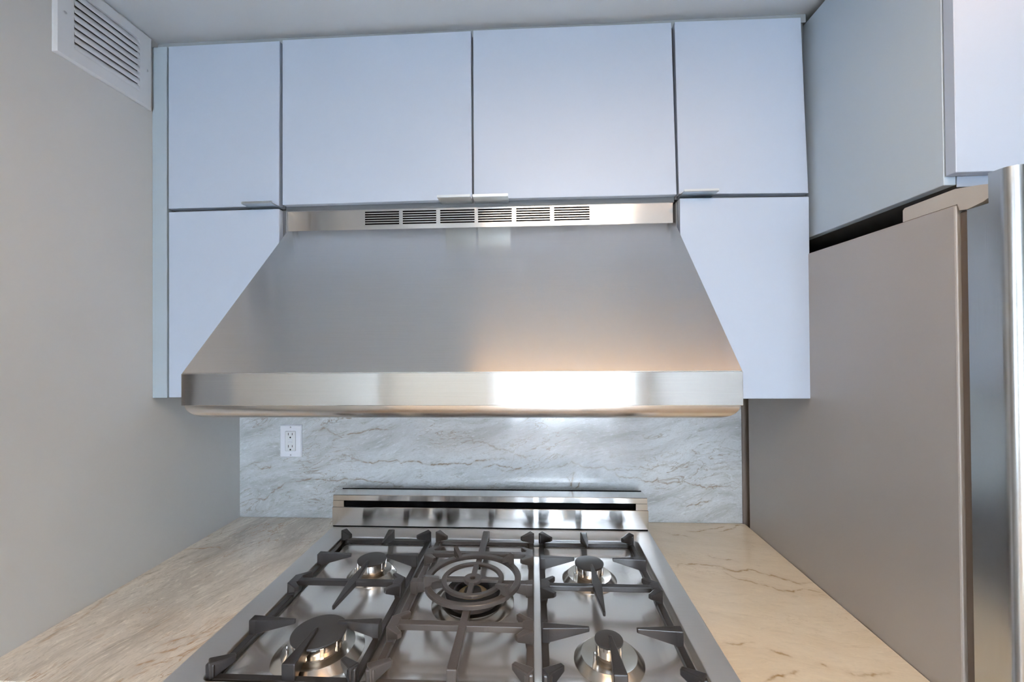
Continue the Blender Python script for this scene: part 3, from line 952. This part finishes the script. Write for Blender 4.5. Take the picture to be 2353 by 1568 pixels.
def fridge_door(x0, x1):
    bm = BM()
    prof = []
    r, yf = 0.0150, -0.7268
    for cx, a0 in ((x0 + r, 180), (x1 - r, 270)):
        for i in range(9):
            a = math.radians(a0 + 90 * i / 8)
            prof.append((cx + r * math.cos(a), yf + r + r * math.sin(a)))
    prof += [(x1, -0.6975), (x0, -0.6975)]
    extrude_profile(bm, prof, 'z', 0.06, 1.6885)
    box(bm, x0, x1, -0.6975, -0.6682, 0.06, 1.6470)
    return bm


d = obj('door', fridge_door(FX0, 1.085), M['fridge_door'], t, 40)
d = obj('door', fridge_door(1.089, FX1), M['fridge_door'], t, 40)
b = BM()
prof = [(-0.5600, 1.6602), (-0.5600, 1.6800), (-0.5640, 1.6830), (-0.6500, 1.6840), (-0.6850, 1.6770), (-0.6965, 1.6740), (-0.6965, 1.6550), (-0.6900, 1.6520), (-0.6680, 1.6482), (-0.6560, 1.6500), (-0.6530, 1.6602)]
extrude_profile(b, prof, 'x', FX0 + 0.0012, FX0 + 0.075)
obj('hinge_cover', b, M['hinge_cover'], t)

# ================================================================== WALL REGISTER (left wall)
t = thing('wall_vent', 'white metal air register with curved louvres high on the left wall', 'vent', (XL, -0.425, 2.13))
y0, y1, z0, z1 = -0.5320, -0.3165, 2.0405, 2.2205
oy0, oy1, oz0, oz1 = -0.4965, -0.3510, 2.0695, 2.1935
b = BM()
T = 0.0065


def yz(l):
    return [(x_, y_, z_) for (y_, z_, x_) in l]


loops(b, [yz(rrect(y0, y1, z0, z1, 0.001, XL + 0.0002, 4)), yz(rrect(y0 + 0.0005, y1 - 0.0005, z0 + 0.0005, z1 - 0.0005, 0.001, XL + 0.003, 4)),
          yz(rrect(y0 + 0.005, y1 - 0.005, z0 + 0.005, z1 - 0.005, 0.001, XL + T, 4)), yz(rrect(oy0, oy1, oz0, oz1, 0.005, XL + T, 4)),
          yz(rrect(oy0, oy1, oz0, oz1, 0.005, XL + 0.0002, 4))], False)
obj('frame', b, M['white_metal'], t)
b = BM(); box(b, XL + 0.0002, XL + 0.0006, oy0 + 0.0003, oy1 - 0.0003, oz0 + 0.0003, oz1 - 0.0003)
obj('duct_shade', b, M['shadow_gap'], t)
ns = 8
for k in range(ns):
    zc = oz0 + 0.0075 + k * (oz1 - oz0 - 0.008) / (ns - 0.35)
    b = BM()
    outer, inner = [], []
    for i in range(6):
        a = i / 5
        px_ = XL + 0.0010 + 0.0068 * math.sin(a * math.pi / 2)
        pz = zc + 0.0095 - 0.0165 * a ** 1.25
        outer.append((px_, pz))
        inner.append((px_ - 0.0008, pz - 0.0010))
    prof = outer + inner[::-1]
    A = [b.verts.new((p, oy0 + 0.0004, q)) for p, q in prof]
    B = [b.verts.new((p, oy1 - 0.0004, q)) for p, q in prof]
    n = len(prof)
    for i in range(n):
        j = (i + 1) % n
        b.faces.new((A[i], A[j], B[j], B[i]))
    b.faces.new(A)
    b.faces.new(list(reversed(B)))
    obj('louvre', b, M['white_metal'], t, 50)
for yy in (-0.5133, -0.3320):
    b = BM()
    zc = 2.1315
    b2 = lathe(b, [(0, 0), (0.0030, 0), (0.0026, 0.0010), (0, 0.0016)], (0, 0), 16)
    bmesh.ops.rotate(b, verts=b.verts[:], cent=(0, 0, 0), matrix=Matrix.Rotation(math.radians(90), 3, 'Y'))
    bmesh.ops.translate(b, verts=b.verts[:], vec=(XL + T + 0.0001, yy, zc))
    obj('screw', b, M['screw'], t, 40)

# ================================================================== OUTLET
t = thing('wall_outlet', 'white duplex power outlet with cover plate on the quartzite backsplash', 'outlet', (-0.771, 0, 1.157))
px0, px1, pz0, pz1 = -0.8063, -0.7355, 1.1055, 1.2083
pc, pm = (px0 + px1) / 2, (pz0 + pz1) / 2


def xz(l):
    return [(x_, y_, z_) for (x_, z_, y_) in l]


fx0, fx1, fz0, fz1 = pc - 0.0165, pc + 0.0165, pm - 0.0308, pm + 0.0308
b = BM()
loops(b, [xz(rrect(px0, px1, pz0, pz1, 0.002, -0.0002, 4)), xz(rrect(px0 + 0.0002, px1 - 0.0002, pz0 + 0.0002, pz1 - 0.0002, 0.002, -0.003, 4)),
          xz(rrect(px0 + 0.003, px1 - 0.003, pz0 + 0.003, pz1 - 0.003, 0.002, -0.0060, 4)), xz(rrect(fx0 - 0.0007, fx1 + 0.0007, fz0 - 0.0007, fz1 + 0.0007, 0.002, -0.0060, 4)),
          xz(rrect(fx0 - 0.0007, fx1 + 0.0007, fz0 - 0.0007, fz1 + 0.0007, 0.002, -0.0010, 4))], True)
obj('cover_plate', b, M['plastic'], t)
b = BM()
loops(b, [xz(rrect(fx0, fx1, fz0, fz1, 0.0018, -0.0012, 4)), xz(rrect(fx0, fx1, fz0, fz1, 0.0018, -0.0064, 4)), xz(rrect(fx0 + 0.0006, fx1 - 0.0006, fz0 + 0.0006, fz1 - 0.0006, 0.0016, -0.0070, 4))], True)
face = obj('receptacle', b, M['plastic_face'], t)
for s in (1, -1):
    zc = pm + (0.0215 if s > 0 else -0.0168)
    for dx, hh in ((-0.0063, 0.0040), (0.0063, 0.0034)):
        b = BM(); box(b, pc + dx - 0.0010, pc + dx + 0.0010, -0.0072, -0.0066, zc - hh + 0.001, zc + hh + 0.001)
        sub('slot', b, M['slot'], face, t)
    b = BM()
    lathe(b, [(0, 0), (0.0026, 0), (0.0026, 0.0006), (0, 0.0006)], (0, 0), 20)
    bmesh.ops.rotate(b, verts=b.verts[:], cent=(0, 0, 0), matrix=Matrix.Rotation(math.radians(90), 3, 'X'))
    bmesh.ops.translate(b, verts=b.verts[:], vec=(pc, -0.0066, zc - 0.0098))
    sub('ground_hole', b, M['slot'], face, t)
for zc, hh in ((pm + 0.0035, 0.0017), (pm - 0.0035, 0.0017)):
    b = BM(); box(b, pc - 0.006, pc + 0.006, -0.0076, -0.0066, zc - hh, zc + hh, 0.0004)
    sub('button', b, M['plastic'], face, t)
for zc in (pz1 - 0.0075, pz0 + 0.0075):
    b = BM()
    lathe(b, [(0, 0), (0.0026, 0), (0.0022, 0.0008), (0, 0.0012)], (0, 0), 16)
    bmesh.ops.rotate(b, verts=b.verts[:], cent=(0, 0, 0), matrix=Matrix.Rotation(math.radians(90), 3, 'X'))
    bmesh.ops.translate(b, verts=b.verts[:], vec=(pc, -0.0060, zc))
    obj('screw', b, M['screw'], t, 40)

# ================================================================== CEILING LIGHT (above the camera)
t = thing('ceiling_light', 'warm rectangular ceiling light panel above the kitchen aisle', 'ceiling light', (0.125, -1.38, CEIL))
b = BM(); box(b, -0.235, 0.485, -1.55, -1.21, CEIL - 0.045, CEIL - 0.0003, 0.004); obj('housing', b, M['white_metal'], t)
b = BM(); box(b, -0.22, 0.47, -1.535, -1.225, CEIL - 0.049, CEIL - 0.0453, 0.001); obj('diffuser', b, M['diffuser'], t)

t = thing('strip_light', 'slim warm strip light on the ceiling just in front of the hood', 'ceiling light', (0.37, -0.915, CEIL))
b = BM(); box(b, -0.23, 1.05, -0.965, -0.865, CEIL - 0.030, CEIL - 0.0003, 0.003); obj('housing', b, M['white_metal'], t)
b = BM(); box(b, -0.22, 1.04, -0.955, -0.875, CEIL - 0.034, CEIL - 0.0303, 0.001); obj('diffuser', b, M['strip'], t)

for o in bpy.data.objects:
    if 'org' in o:
        del o['org']
